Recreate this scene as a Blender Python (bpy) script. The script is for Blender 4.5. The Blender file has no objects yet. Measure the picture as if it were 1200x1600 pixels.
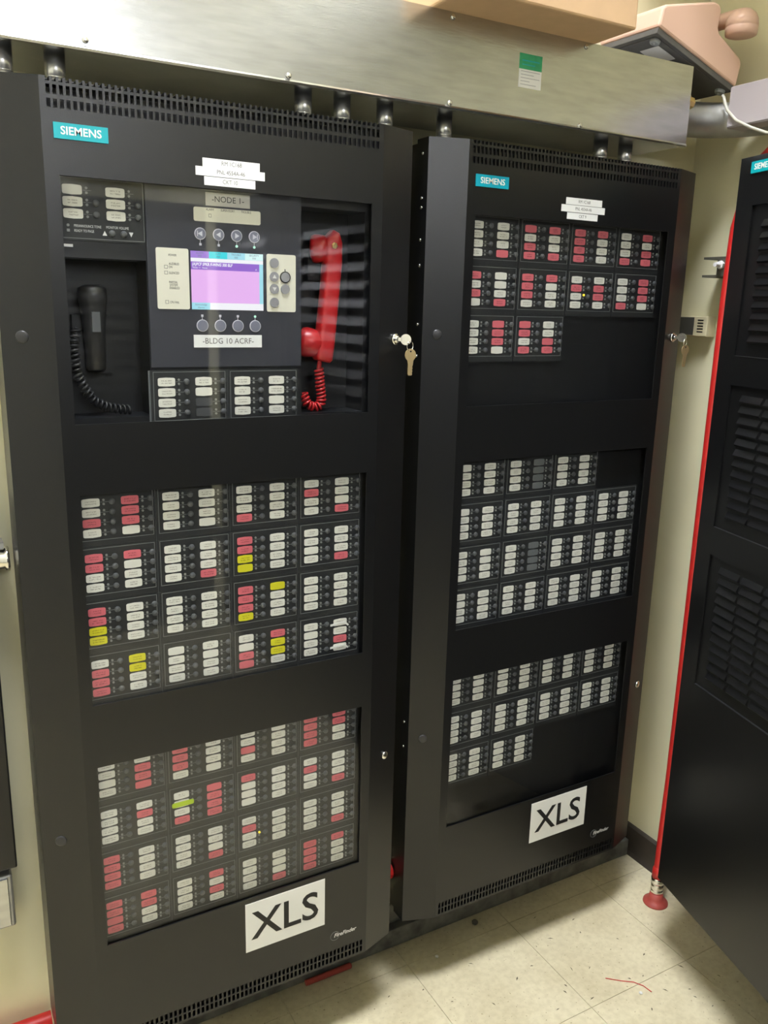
import bpy, bmesh, math, random
from mathutils import Vector, Matrix
random.seed(7)
C = bpy.context.scene.collection
sc = bpy.context.scene
PI = math.pi

# ---------------------------------------------------------------- camera
cam = bpy.data.cameras.new('camera')
camo = bpy.data.objects.new('camera', cam); C.objects.link(camo)
cam.sensor_fit = 'VERTICAL'; cam.sensor_height = 32.0; cam.lens = 32.0*1319.5/1600.0
cam.clip_start = 0.02
R = ((0.87174, 0.48059, 0.0954), (-0.48935, 0.84425, 0.21856), (0.02449, -0.23721, 0.97115))
camo.matrix_world = Matrix(((R[0][0], R[0][2], -R[0][1], 0.0672), (R[1][0], R[1][2], -R[1][1], -1.3335),
                            (R[2][0], R[2][2], -R[2][1], 1.535), (0, 0, 0, 1)))
sc.camera = camo
# ---------------------------------------------------------------- world, exposure
w = bpy.data.worlds.new('world'); sc.world = w; w.use_nodes = True
w.node_tree.nodes['Background'].inputs[0].default_value = (0.5, 0.52, 0.5, 1)
w.node_tree.nodes['Background'].inputs[1].default_value = 0.02
sc.view_settings.view_transform = 'Standard'; sc.view_settings.look = 'None'
sc.view_settings.gamma = 1.0; sc.view_settings.use_curve_mapping = False
sc.view_settings.exposure = 0.0
LAMPS = [  # ceiling fluorescent fixtures: x, y, half length, half width, strength, height
    (0.30, -0.75, 0.60, 0.30, 84.0, 4.40),
    (0.45, -4.40, 0.60, 0.30, 62.0, 3.05),
]
WY, WX, WL, WR, CH = 0.215, 1.79, -1.70, -6.20, 4.40   # back wall, right wall, left wall, rear wall, ceiling height

# ---------------------------------------------------------------- materials
def mat(name, col, rough=0.5, metal=0.0, spec=0.5, noise=0.0, nscale=40.0, bump=0.0, bscale=300.0, emit=None, estr=1.0, stretch=None, coat=0.0):
    m = bpy.data.materials.new(name); m.use_nodes = True
    nt = m.node_tree; b = nt.nodes['Principled BSDF']
    b.inputs['Base Color'].default_value = (*col, 1); b.inputs['Roughness'].default_value = rough
    b.inputs['Metallic'].default_value = metal; b.inputs['Specular IOR Level'].default_value = spec
    b.inputs['Coat Weight'].default_value = coat
    if emit:
        b.inputs['Emission Color'].default_value = (*emit, 1); b.inputs['Emission Strength'].default_value = estr
    if noise or bump:
        tc = nt.nodes.new('ShaderNodeTexCoord'); src = tc.outputs['Object']
        if stretch:
            mp = nt.nodes.new('ShaderNodeMapping'); mp.inputs['Scale'].default_value = stretch
            nt.links.new(src, mp.inputs[0]); src = mp.outputs[0]
    if noise:
        n = nt.nodes.new('ShaderNodeTexNoise'); n.inputs['Scale'].default_value = nscale; n.inputs['Detail'].default_value = 5
        nt.links.new(src, n.inputs['Vector'])
        r = nt.nodes.new('ShaderNodeValToRGB')
        r.color_ramp.elements[0].position = 0.3; r.color_ramp.elements[1].position = 0.7
        r.color_ramp.elements[0].color = (*[c*(1-noise) for c in col], 1)
        r.color_ramp.elements[1].color = (*[min(1, c*(1+noise)) for c in col], 1)
        nt.links.new(n.outputs['Fac'], r.inputs[0]); nt.links.new(r.outputs[0], b.inputs['Base Color'])
    if bump:
        n2 = nt.nodes.new('ShaderNodeTexNoise'); n2.inputs['Scale'].default_value = bscale
        nt.links.new(src, n2.inputs['Vector'])
        bp = nt.nodes.new('ShaderNodeBump'); bp.inputs['Strength'].default_value = bump; bp.inputs['Distance'].default_value = 0.002
        nt.links.new(n2.outputs['Fac'], bp.inputs['Height']); nt.links.new(bp.outputs[0], b.inputs['Normal'])
    return m

def label_mat(name, col):
    """paper insert with two or three lines of small print too fine to read"""
    m = mat(name, col, 0.6)
    nt = m.node_tree; b = nt.nodes['Principled BSDF']; N = nt.nodes.new; L = nt.links.new
    tc = N('ShaderNodeTexCoord'); sx = N('ShaderNodeSeparateXYZ'); L(tc.outputs['Object'], sx.inputs[0])
    oi = N('ShaderNodeObjectInfo')
    def math_(op, a, bb, c=None):
        n = N('ShaderNodeMath'); n.operation = op
        for i, v in enumerate((a, bb, c)):
            if v is None: continue
            if isinstance(v, (int, float)): n.inputs[i].default_value = v
            else: L(v, n.inputs[i])
        return n.outputs[0]
    row = math_('ABSOLUTE', math_('SUBTRACT', math_('ABSOLUTE', sx.outputs['Z'], 0.0), 0.0019), 0.0)
    rowm = math_('LESS_THAN', row, 0.0010)
    xm = math_('LESS_THAN', math_('ABSOLUTE', sx.outputs['X'], 0.0), math_('MULTIPLY_ADD', oi.outputs['Random'], 0.004, 0.0055))
    cb = N('ShaderNodeCombineXYZ'); L(math_('MULTIPLY', sx.outputs['X'], 900.0), cb.inputs[0]); L(math_('MULTIPLY', oi.outputs['Random'], 57.0), cb.inputs[1]); L(math_('MULTIPLY', sx.outputs['Z'], 500.0), cb.inputs[2])
    nz = N('ShaderNodeTexNoise'); nz.inputs['Scale'].default_value = 1.0; nz.inputs['Detail'].default_value = 1; L(cb.outputs[0], nz.inputs['Vector'])
    ch = math_('GREATER_THAN', nz.outputs['Fac'], 0.47)
    on = math_('GREATER_THAN', oi.outputs['Random'], 0.10)
    f = math_('MULTIPLY', math_('MULTIPLY', rowm, xm), math_('MULTIPLY', math_('MULTIPLY', ch, on), 0.55))
    mx = N('ShaderNodeMix'); mx.data_type = 'RGBA'
    mx.inputs['A'].default_value = (*col, 1); mx.inputs['B'].default_value = (col[0]*.25, col[1]*.22, col[2]*.2, 1)
    L(f, mx.inputs['Factor']); L(mx.outputs['Result'], b.inputs['Base Color'])
    return m

M = {}
M['black'] = mat('black powder coat', (0.006, 0.0062, 0.0068), 0.29, spec=0.55, bump=0.12, bscale=900)
M['inner'] = mat('black inner plate', (0.010, 0.0105, 0.012), 0.4, spec=0.5)
M['module'] = mat('charcoal module face', (0.022, 0.0235, 0.025), 0.5)
M['panelblue'] = mat('dark blue grey display face', (0.045, 0.047, 0.06), 0.4)
M['outline'] = mat('grey outline', (0.21, 0.22, 0.22), 0.6)
M['rail'] = mat('grey rail', (0.13, 0.14, 0.145), 0.45)
M['dark'] = mat('dark recess', (0.008, 0.008, 0.009), 0.5)
M['button'] = mat('grey rubber button', (0.10, 0.105, 0.11), 0.42)
M['led'] = mat('clear indicator', (0.26, 0.27, 0.26), 0.35)
M['ledon'] = mat('lit yellow indicator', (0.9, 0.7, 0.05), 0.4, emit=(1.0, 0.75, 0.05), estr=1.2)
M['w'] = label_mat('white insert', (0.80, 0.79, 0.72))
M['r'] = label_mat('pink red insert', (0.72, 0.155, 0.19))
M['y'] = label_mat('yellow insert', (0.72, 0.68, 0.02))
M['g'] = mat('blank grey insert', (0.15, 0.16, 0.165), 0.6)
M['k'] = mat('blank dark insert', (0.065, 0.068, 0.075), 0.6)
M['hi'] = mat('yellow green marker strip', (0.50, 0.68, 0.02), 0.5)
M['cream'] = mat('cream plate', (0.86, 0.84, 0.72), 0.5)
M['paper'] = mat('white paper', (0.86, 0.86, 0.82), 0.6)
M['tape'] = mat('white label tape', (0.93, 0.94, 0.94), 0.45)
M['greytape'] = mat('beige label tape', (0.62, 0.60, 0.55), 0.55)
M['ink'] = mat('black ink', (0.012, 0.012, 0.012), 0.6)
M['greyink'] = mat('thin grey ink', (0.13, 0.13, 0.13), 0.6)
M['whiteink'] = mat('white print', (0.75, 0.75, 0.75), 0.6)
M['teal'] = mat('teal badge', (0.0, 0.36, 0.42), 0.4)
M['blue'] = mat('cyan blue badge', (0.0, 0.36, 0.50), 0.4)
M['navbtn'] = mat('grey blue key', (0.22, 0.23, 0.30), 0.5)
M['keygrey'] = mat('grey key', (0.33, 0.33, 0.35), 0.5)
M['ring'] = mat('pale key ring print', (0.72, 0.72, 0.80), 0.5)
M['red'] = mat('red plastic', (0.50, 0.018, 0.022), 0.3, spec=0.6)
M['redpaint'] = mat('red painted conduit', (0.55, 0.02, 0.018), 0.4, noise=0.08, nscale=30)
M['redflange'] = mat('dull red flange', (0.40, 0.065, 0.05), 0.55, noise=0.1, nscale=60)
M['chrome'] = mat('bright metal', (0.80, 0.79, 0.75), 0.16, 1.0)
M['brass'] = mat('brass', (0.62, 0.47, 0.22), 0.3, 1.0)
M['brasskey'] = mat('worn brass key', (0.60, 0.46, 0.24), 0.5, 0.75)
M['conduit'] = mat('galvanised conduit', (0.58, 0.58, 0.57), 0.27, 0.85)
M['galv'] = mat('galvanised sheet', (0.52, 0.53, 0.54), 0.25, 1.0, noise=0.10, nscale=14, bump=0.05, bscale=60, stretch=(1, 1, 6))
M['galvdull'] = mat('dull galvanised', (0.42, 0.42, 0.40), 0.45, 0.8, noise=0.12, nscale=30)
M['card'] = mat('cardboard', (0.60, 0.40, 0.23), 0.75, noise=0.06, nscale=18)
M['phone'] = mat('salmon pink phone plastic', (0.66, 0.43, 0.32), 0.45)
M['pan'] = mat('dark grey metal pan', (0.085, 0.08, 0.072), 0.5, noise=0.12, nscale=40)
M['lav'] = mat('lavender grey paint', (0.40, 0.36, 0.37), 0.4)
M['cable'] = mat('off white cable', (0.52, 0.50, 0.42), 0.5)
M['beige'] = mat('beige plastic', (0.70, 0.64, 0.42), 0.5)
M['greyglass'] = mat('grey display window', (0.09, 0.09, 0.08), 0.25)
M['green'] = mat('green label', (0.03, 0.34, 0.14), 0.5, noise=0.12, nscale=90)
M['strut'] = mat('grey strut', (0.13, 0.125, 0.10), 0.5, 0.5)
M['wall'] = mat('cream wall paint', (0.77, 0.73, 0.50), 0.42, noise=0.025, nscale=6, bump=0.06, bscale=120)
M['ceil'] = mat('white ceiling', (0.78, 0.77, 0.70), 0.8)
M['grid'] = mat('ceiling grid', (0.75, 0.75, 0.70), 0.5)
M['base'] = mat('dark vinyl base', (0.045, 0.036, 0.028), 0.55, noise=0.2, nscale=25)
M['basedust'] = mat('dusty vinyl base', (0.14, 0.14, 0.125), 0.8, noise=0.5, nscale=22)
M['tilejoint'] = mat('tile joint', (0.30, 0.26, 0.17), 0.8)
M['speck'] = mat('dark debris', (0.12, 0.10, 0.06), 0.8)
M['screw'] = mat('screw head', (0.7, 0.7, 0.67), 0.25, 1.0)
M['plug'] = mat('black plug', (0.026, 0.026, 0.027), 0.35)
M['lamphouse'] = mat('white lamp housing', (0.8, 0.8, 0.78), 0.5)

def floor_mat():
    m = mat('vinyl tile', (0.70, 0.63, 0.43), 0.38)
    nt = m.node_tree; b = nt.nodes['Principled BSDF']; N = nt.nodes.new; L = nt.links.new
    g = N('ShaderNodeNewGeometry')
    n = N('ShaderNodeTexNoise'); n.inputs['Scale'].default_value = 70; n.inputs['Detail'].default_value = 6; L(g.outputs['Position'], n.inputs['Vector'])
    r = N('ShaderNodeValToRGB'); e = r.color_ramp.elements
    e[0].position = 0.33; e[0].color = (0.635, 0.565, 0.38, 1); e[1].position = 0.60; e[1].color = (0.71, 0.64, 0.445, 1)
    L(n.outputs['Fac'], r.inputs[0])
    n3 = N('ShaderNodeTexNoise'); n3.inputs['Scale'].default_value = 7; n3.inputs['Detail'].default_value = 4; L(g.outputs['Position'], n3.inputs['Vector'])
    r3 = N('ShaderNodeValToRGB'); r3.color_ramp.elements[0].position = 0.3; r3.color_ramp.elements[0].color = (0.84, 0.82, 0.78, 1); r3.color_ramp.elements[1].position = 0.6
    L(n3.outputs['Fac'], r3.inputs[0])
    mx = N('ShaderNodeMix'); mx.data_type = 'RGBA'; mx.blend_type = 'MULTIPLY'; mx.inputs['Factor'].default_value = 1
    L(r.outputs[0], mx.inputs['A']); L(r3.outputs[0], mx.inputs['B'])
    v = N('ShaderNodeTexNoise'); v.inputs['Scale'].default_value = 160; v.inputs['Detail'].default_value = 2; L(g.outputs['Position'], v.inputs['Vector'])
    r2 = N('ShaderNodeValToRGB'); r2.color_ramp.elements[0].position = 0.27; r2.color_ramp.elements[0].color = (0.55, 0.5, 0.42, 1); r2.color_ramp.elements[1].position = 0.33
    L(v.outputs['Fac'], r2.inputs[0])
    mx2 = N('ShaderNodeMix'); mx2.data_type = 'RGBA'; mx2.blend_type = 'MULTIPLY'; mx2.inputs['Factor'].default_value = 1
    L(mx.outputs['Result'], mx2.inputs['A']); L(r2.outputs[0], mx2.inputs['B'])
    L(mx2.outputs['Result'], b.inputs['Base Color'])
    return m
M['tile'] = floor_mat()

def glass_mat():
    m = bpy.data.materials.new('clear acrylic pane'); m.use_nodes = True
    nt = m.node_tree; N = nt.nodes.new; L = nt.links.new
    for n in list(nt.nodes): nt.nodes.remove(n)
    out = N('ShaderNodeOutputMaterial'); mx = N('ShaderNodeMixShader'); t = N('ShaderNodeBsdfTransparent'); g = N('ShaderNodeBsdfGlossy'); f = N('ShaderNodeLayerWeight'); p5 = N('ShaderNodeMath'); p5.operation = 'POWER'; p5.inputs[1].default_value = 4.5; ma = N('ShaderNodeMath'); ma.operation = 'MULTIPLY_ADD'; ma.inputs[1].default_value = 0.9; ma.inputs[2].default_value = 0.03
    t.inputs[0].default_value = (0.98, 0.985, 0.985, 1); g.inputs['Roughness'].default_value = 0.03
    f.inputs[0].default_value = 0.5; L(f.outputs['Facing'], p5.inputs[0]); L(p5.outputs[0], ma.inputs[0]); L(ma.outputs[0], mx.inputs[0]); L(t.outputs[0], mx.inputs[1]); L(g.outputs[0], mx.inputs[2]); L(mx.outputs[0], out.inputs[0])
    return m
M['glass'] = glass_mat()

def screen_mat(name, col, s=1.0):
    return mat(name, (0.02, 0.02, 0.02), 0.4, emit=col, estr=s)
M['s_pink'] = screen_mat('screen pink', (0.90, 0.50, 0.98), 0.95)
M['s_purple'] = screen_mat('screen purple', (0.40, 0.17, 0.85), 0.75)
M['s_lilac'] = screen_mat('screen lilac', (0.52, 0.30, 0.95), 0.75)
M['s_cyan'] = screen_mat('screen cyan', (0.05, 0.85, 0.95), 0.85)
M['s_sky'] = screen_mat('screen sky', (0.42, 0.85, 0.98), 0.9)
M['s_pale'] = screen_mat('screen pale', (0.72, 1.0, 0.98), 0.95)
M['s_white'] = screen_mat('screen white', (0.95, 0.95, 1.0), 1.0)
M['s_grey'] = screen_mat('screen grey text', (0.30, 0.42, 0.55), 0.6)
M['ledgreen'] = screen_mat('lit pale green light', (0.55, 1.0, 0.75), 1.1)
M['tube'] = mat('fluorescent diffuser', (0.8, 0.8, 0.8), 0.5)

# ---------------------------------------------------------------- mesh builder
_txt = {}
def text_data(s, size, bold=0.0, align='CENTER', shear=0.0):
    k = (s, size, bold, align, shear)
    if k in _txt: return _txt[k]
    cu = bpy.data.curves.new('t', 'FONT'); cu.body = s; cu.size = size; cu.align_x = align; cu.align_y = 'CENTER'
    cu.offset = bold; cu.resolution_u = 3; cu.shear = shear
    o = bpy.data.objects.new('t', cu); C.objects.link(o)
    dg = bpy.context.evaluated_depsgraph_get(); me = bpy.data.meshes.new_from_object(o.evaluated_get(dg))
    d = ([tuple(v.co) for v in me.vertices], [tuple(p.vertices) for p in me.polygons])
    bpy.data.objects.remove(o); bpy.data.curves.remove(cu); bpy.data.meshes.remove(me)
    _txt[k] = d
    return d

class MB:
    def __init__(s): s.v = []; s.f = []; s.m = []; s.mats = []; s.sm = []
    def mi(s, m):
        m = M[m] if isinstance(m, str) else m
        if m not in s.mats: s.mats.append(m)
        return s.mats.index(m)
    def add(s, vs, fs, m, smooth=False):
        o = len(s.v); i = s.mi(m); s.v += [tuple(v) for v in vs]
        for f in fs: s.f.append([o+a for a in f]); s.m.append(i); s.sm.append(smooth)
        return s
    def box(s, x0, x1, y0, y1, z0, z1, m):
        vs = [(x, y, z) for x in (x0, x1) for y in (y0, y1) for z in (z0, z1)]
        return s.add(vs, [(0, 1, 3, 2), (4, 6, 7, 5), (0, 4, 5, 1), (2, 3, 7, 6), (0, 2, 6, 4), (1, 5, 7, 3)], m)
    def prism(s, poly, a0, a1, m, axis='y', smooth=False):
        """poly of (p, q) extruded along an axis: y -> (x, z); z -> (x, y); x -> (y, z)"""
        def P(p, q, a): return {'y': (p, a, q), 'z': (p, q, a), 'x': (a, p, q)}[axis]
        n = len(poly); vs = [P(p, q, a0) for p, q in poly]+[P(p, q, a1) for p, q in poly]
        s.add(vs, [tuple(range(n)), tuple(range(2*n-1, n-1, -1))], m)
        o = len(s.v)-2*n; i = s.mi(m)
        for k in range(n):
            s.f.append([o+k, o+(k+1) % n, o+n+(k+1) % n, o+n+k]); s.m.append(i); s.sm.append(smooth)
        return s
    def rrect(s, cx, cz, wx, hz, y0, y1, m, r=0.003, bulge=0.0, seg=4):
        p = []
        for qx, qz, a0 in ((1, 1, 0), (-1, 1, 90), (-1, -1, 180), (1, -1, 270)):
            for k in range(seg+1):
                a = math.radians(a0+90*k/seg)
                p.append((cx+qx*(wx/2-r)+r*math.cos(a), cz+qz*(hz/2-r)+r*math.sin(a)))
            if bulge and a0 in (0, 180): p.append((cx, cz+qz*(hz/2+bulge)))
        return s.prism(p, y0, y1, m)
    def disc(s, cx, cz, r, y0, y1, m, n=14):
        return s.prism([(cx+r*math.cos(2*PI*k/n), cz+r*math.sin(2*PI*k/n)) for k in range(n)], y0, y1, m, smooth=True)
    def ring(s, cx, cz, r0, r1, y0, y1, m, n=18):
        vs = []; fs = []
        for k in range(n):
            c, d = math.cos(2*PI*k/n), math.sin(2*PI*k/n)
            vs += [(cx+r0*c, y0, cz+r0*d), (cx+r1*c, y0, cz+r1*d), (cx+r1*c, y1, cz+r1*d), (cx+r0*c, y1, cz+r0*d)]
        for k in range(n):
            a, b = 4*k, 4*((k+1) % n)
            for j in range(4): fs.append((a+j, b+j, b+(j+1) % 4, a+(j+1) % 4))
        return s.add(vs, fs, m)
    def text(s, t, size, x, z, y, m, bold=0.0, align='CENTER', rot=0.0, sx=1.0, shear=0.0):
        vs, fs = text_data(t, size, bold, align, shear); c, d = math.cos(rot), math.sin(rot)
        return s.add([(x+sx*(a*c)-b*d, y, z+sx*a*d+b*c) for a, b, e in vs], fs, m)
    def tube(s, pts, r, m, n=8, cap=True, smooth=True):
        pts = [Vector(p) for p in pts]; rs = r if isinstance(r, (list, tuple)) else [r]*len(pts)
        vs = []; fs = []; up = None
        for i, p in enumerate(pts):
            t = (pts[min(i+1, len(pts)-1)]-pts[max(i-1, 0)]).normalized()
            if up is None: up = t.orthogonal().normalized()
            up = (up-t*up.dot(t)).normalized(); b = t.cross(up)
            vs += [p+rs[i]*(up*math.cos(2*PI*k/n)+b*math.sin(2*PI*k/n)) for k in range(n)]
        for i in range(len(pts)-1):
            for k in range(n): fs.append((i*n+k, i*n+(k+1) % n, (i+1)*n+(k+1) % n, (i+1)*n+k))
        s.add(vs, fs, m, smooth)
        if cap: s.add(vs[:n], [tuple(range(n-1, -1, -1))], m); s.add(vs[-n:], [tuple(range(n))], m)
        return s
    def lathe(s, prof, org, ax, m, n=16, smooth=True):
        """prof list of (distance along the axis, radius)"""
        org, ax = Vector(org), Vector(ax).normalized(); u = ax.orthogonal().normalized(); b = ax.cross(u)
        vs = []; fs = []
        for d, r in prof: vs += [org+ax*d+r*(u*math.cos(2*PI*k/n)+b*math.sin(2*PI*k/n)) for k in range(n)]
        for i in range(len(prof)-1):
            for k in range(n): fs.append((i*n+k, i*n+(k+1) % n, (i+1)*n+(k+1) % n, (i+1)*n+k))
        fs.append(tuple(range(n-1, -1, -1))); fs.append(tuple((len(prof)-1)*n+k for k in range(n)))
        return s.add(vs, fs, m, smooth)
    def mesh(s, name):
        me = bpy.data.meshes.new(name); me.from_pydata(s.v, [], s.f)
        for m in s.mats: me.materials.append(m)
        me.polygons.foreach_set('material_index', s.m); me.polygons.foreach_set('use_smooth', s.sm); me.update()
        bm = bmesh.new(); bm.from_mesh(me); bmesh.ops.recalc_face_normals(bm, faces=bm.faces); bm.to_mesh(me); bm.free()
        return me
    def build(s, name, parent=None, loc=None, bevel=0.0):
        o = bpy.data.objects.new(name, s.mesh(name)); C.objects.link(o)
        if parent: o.parent = parent
        if loc: o.location = loc
        if bevel:
            b = o.modifiers.new('bevel', 'BEVEL'); b.width = bevel; b.segments = 2; b.limit_method = 'ANGLE'; b.angle_limit = 0.6
        return o

def inst(name, me, parent, loc, rot=None):
    o = bpy.data.objects.new(name, me); C.objects.link(o); o.parent = parent; o.location = loc
    if rot: o.rotation_euler = rot
    return o
def thing(name, label, cat, loc=(0, 0, 0), rz=0.0, group=None):
    o = bpy.data.objects.new(name, None); C.objects.link(o); o.empty_display_size = 0.05
    o.location = loc; o.rotation_euler = (0, 0, rz); return tag(o, label, cat, group)
def tag(o, label, cat, group=None):
    o['label'] = label; o['category'] = cat
    if group: o['group'] = group
    return o
def struct(name, mb, **k):
    o = mb.build(name, **k); o['kind'] = 'structure'; return o
def stuff(o): o['kind'] = 'stuff'; return o

# ---------------------------------------------------------------- room shell
struct('wall_back', MB().box(WL-.1, WX+.1, WY, WY+.1, 0, CH, 'wall'))
struct('wall_right', MB().box(WX, WX+.1, WR-.1, WY, 0, CH, 'wall'))
struct('wall_left', MB().box(WL-.1, WL, WR-.1, WY, 0, CH, 'ceil'))
struct('wall_rear', MB().box(WL, WX, WR-.1, WR, 0, CH, 'ceil'))
struct('shade_bulkhead', MB().box(1.43, WX, WR, WY, 2.45, 2.85, 'ceil'))  # unseen bulkhead, added to shade the upper right wall from the ceiling lamp
struct('ceiling', MB().box(WL-.1, WX+.1, WR-.1, WY+.1, CH, CH+.1, 'ceil'))
fl = struct('floor', MB().box(WL-.1, WX+.1, WR-.1, WY+.1, -.08, -.003, 'tilejoint'))
T = 0.305
tile_mesh = MB().box(-T/2+.0006, T/2-.0006, -T/2+.0006, T/2-.0006, -.003, 0, 'tile').mesh('floor_tile')
x = 1.2915 - T*9 - T/2
for i in range(12):
    y = -.192 + T/2 + T
    for j in range(22):
        cx, cy = x+i*T, y-j*T
        x0, x1, y0, y1 = max(cx-T/2, WL), min(cx+T/2, WX), max(cy-T/2, WR), min(cy+T/2, WY)
        if x1-x0 < .01 or y1-y0 < .01: continue
        if x1-x0 < T-1e-4 or y1-y0 < T-1e-4:
            MB().box(x0+.0006-cx, x1-.0006-cx, y0+.0006-cy, y1-.0006-cy, -.003, 0, 'tile').build('floor_tile', fl, (cx, cy, 0))
        else: inst('floor_tile', tile_mesh, fl, (cx, cy, 0))
struct('baseboard_back', MB().box(WL, WX-.012, WY-.012, WY, 0, .10, 'basedust'), bevel=.003)
struct('trim_1', MB().box(.12, WX-.018, WY-.036, WY-.012, 0, .05, 'basedust'), bevel=.002)
struct('baseboard_right', MB().prism([(WX, 0), (WX-.018, 0), (WX-.012, .012), (WX-.012, .086), (WX-.008, .09), (WX, .09)], WR, WY-.0, 'base'))
struct('baseboard_left', MB().box(WL, WL+.012, WR, WY-.012, 0, .10, 'base'))
struct('baseboard_rear', MB().box(WL+.012, WX-.018, WR, WR+.012, 0, .10, 'base'))

# ---------------------------------------------------------------- ceiling lamps
for i, (lx, ly, hl, hw, s, lz) in enumerate(LAMPS):
    t = thing('ceiling_light', ['long white fluorescent ceiling fixture above the cabinets', 'white fluorescent fixture hung on rods farther back in the room'][i], 'ceiling light', (lx, ly, lz))
    if lz < CH-.01: [MB().tube([(q, 0, 0), (q, 0, CH-lz)], .006, 'chrome', 8).build('hanging_rod', t) for q in (-.4, .4)]
    MB().box(-hl-.02, hl+.02, -hw-.02, -hw, -.07, 0, 'lamphouse').box(-hl-.02, hl+.02, hw, hw+.02, -.07, 0, 'lamphouse').box(-hl-.02, -hl, -hw, hw, -.07, 0, 'lamphouse').box(hl, hl+.02, -hw, hw, -.07, 0, 'lamphouse').box(-hl, hl, -hw, hw, -.02, 0, 'lamphouse').build('housing', t)
    em = mat('lit diffuser', (0.8, 0.8, 0.8), 0.5, emit=(0.955, 0.985, 1.06), estr=s)
    MB().box(-hl, hl, -hw, hw, -.06, -.05, em).build('diffuser', t)

# ---------------------------------------------------------------- fire alarm cabinets
ZO = 0.135
HW, FW, BEV, FL = .342, .271, .0244, .063          # half width, half front width, bevel depth, flange depth
TOP, BOT = 1.695, .0636
WIN = [(1.2135, 1.5679), (.7496, 1.1037), (.2875, .6369)]
WXH = .251
DM = .018                                            # depth of the module faces behind the door front
X0, PX, PC, PR, LP = -.2324, .127, .0608, .0911, .0166
NS, SP = 60, .0088                                   # vent slots and their pitch

def door_mesh(windows, vent=True, wxh=WXH):
    b = MB(); m = 'black'
    zt, zb = TOP, BOT
    v_top = 1.6525 if vent else TOP                       # bottom of the top grille
    v_bot = .1010 if vent else BOT
    # bevels and returns
    for s in (-1, 1):
        b.prism([(s*FW, 0), (s*HW, BEV), (s*HW, FL), (s*(HW-.002), FL), (s*(HW-.002), BEV+.0012), (s*FW, .0022)], zb, zt, m, axis='z')
    b.box(-HW+.002, HW-.002, BEV, FL, zb, zb+.002, m); b.box(-HW+.002, HW-.002, BEV, FL, zt-.002, zt, m)
    b.box(-FW, FW, .0022, BEV, zb, zb+.002, m); b.box(-FW, FW, .014, BEV, zt-.002, zt, m)
    for s in (-1, 1): b.prism([(s*FW, .0022), (s*(HW-.003), BEV), (s*FW, BEV)], zt-.002, zt, m, axis='z'); b.prism([(s*FW, .0022), (s*(HW-.003), BEV), (s*FW, BEV)], zb, zb+.002, m, axis='z')
    # front sheet as bars round the windows
    t = .003
    b.box(-FW, -wxh, 0, t, v_bot, v_top, m); b.box(wxh, FW, 0, t, v_bot, v_top, m)
    edges = [v_top]+[z for w0, w1 in windows for z in (w1, w0)]+[v_bot]
    for i in range(0, len(edges), 2): b.box(-wxh, wxh, 0, t, edges[i+1], edges[i], m)
    if vent:
        hx = NS*SP/2
        b.box(-FW, -hx, 0, t, v_top, zt, m); b.box(hx, FW, 0, t, v_top, zt, m)
        b.box(-FW, -hx, 0, t, zb, v_bot, m); b.box(hx, FW, 0, t, zb, v_bot, m)
    return b

def vent_mesh():
    b = MB(); m = 'black'; hx = NS*SP/2; t = .003
    for za, zc in ((1.6525, 1.6555), (1.6670, 1.6730), (1.6850, 1.6890), (.0636, .0690), (.0815, .0845), (.0970, .1010)):
        b.box(-hx, hx, 0, t, za, zc, m)
    for z0, z1 in ((1.6555, 1.6670), (1.6730, 1.6850), (1.6890, TOP), (.0690, .0815), (.0845, .0970)):
        for k in range(NS+1):
            xx = -hx+k*SP; b.box(max(-hx, xx-.0018), min(hx, xx+.0018), 0, t, z0, z1, m)
    for k in range(NS+1):
        xx = -hx+k*SP; b.box(max(-hx, xx-.0018), min(hx, xx+.0018), t, .014, TOP-.002, TOP, m)
    return b

# shared meshes of the switch modules
plate = MB().box(-.0252, .1008, .0185, .0212, -.0724, .0182, 'module').mesh('face_plate')
def outl():
    b = MB(); x0, x1, z0, z1, w_ = -.0210, .0977, -.0620, .0160, .0008
    for a in ((x0, x1, z1-w_, z1), (x0, x1, z0, z0+w_), (x0, x0+w_, z0, z1), (x1-w_, x1, z0, z1)): b.box(a[0], a[1], .0181, .0185, a[2], a[3], 'outline')
    for c in (0, 1):
        for k in range(4): b.box(c*PC+.0145, c*PC+.030, .0182, .0185, -k*LP-.0003, -k*LP+.0003, 'outline')
    return b
outline = outl().mesh('outline')
def leds(cols=(0, 1), rows=4):
    b = MB()
    for c in cols:
        for k in range(rows):
            for d in (-1, 1): b.disc(c*PC+.0200, -k*LP+d*.0033, .0019, .0172, .0185, 'led', 8)
    return b
leds_m = leds().mesh('indicator_lights')
insert = {k: MB().rrect(0, 0, .0276, .0128, -.0011, 0, k, r=.0026, bulge=.0007).mesh('label_insert') for k in 'wrygk'}
btn = MB().lathe([(0, .0049), (.0016, .0048), (.0028, .0038), (.0034, .0018)], (0, 0, 0), (0, -1, 0), 'button', 12).mesh('push_button')
rail = MB().box(-.002, .002, .0200, .0215, -.0724, .0182, 'rail').mesh('side_rail')

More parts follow.
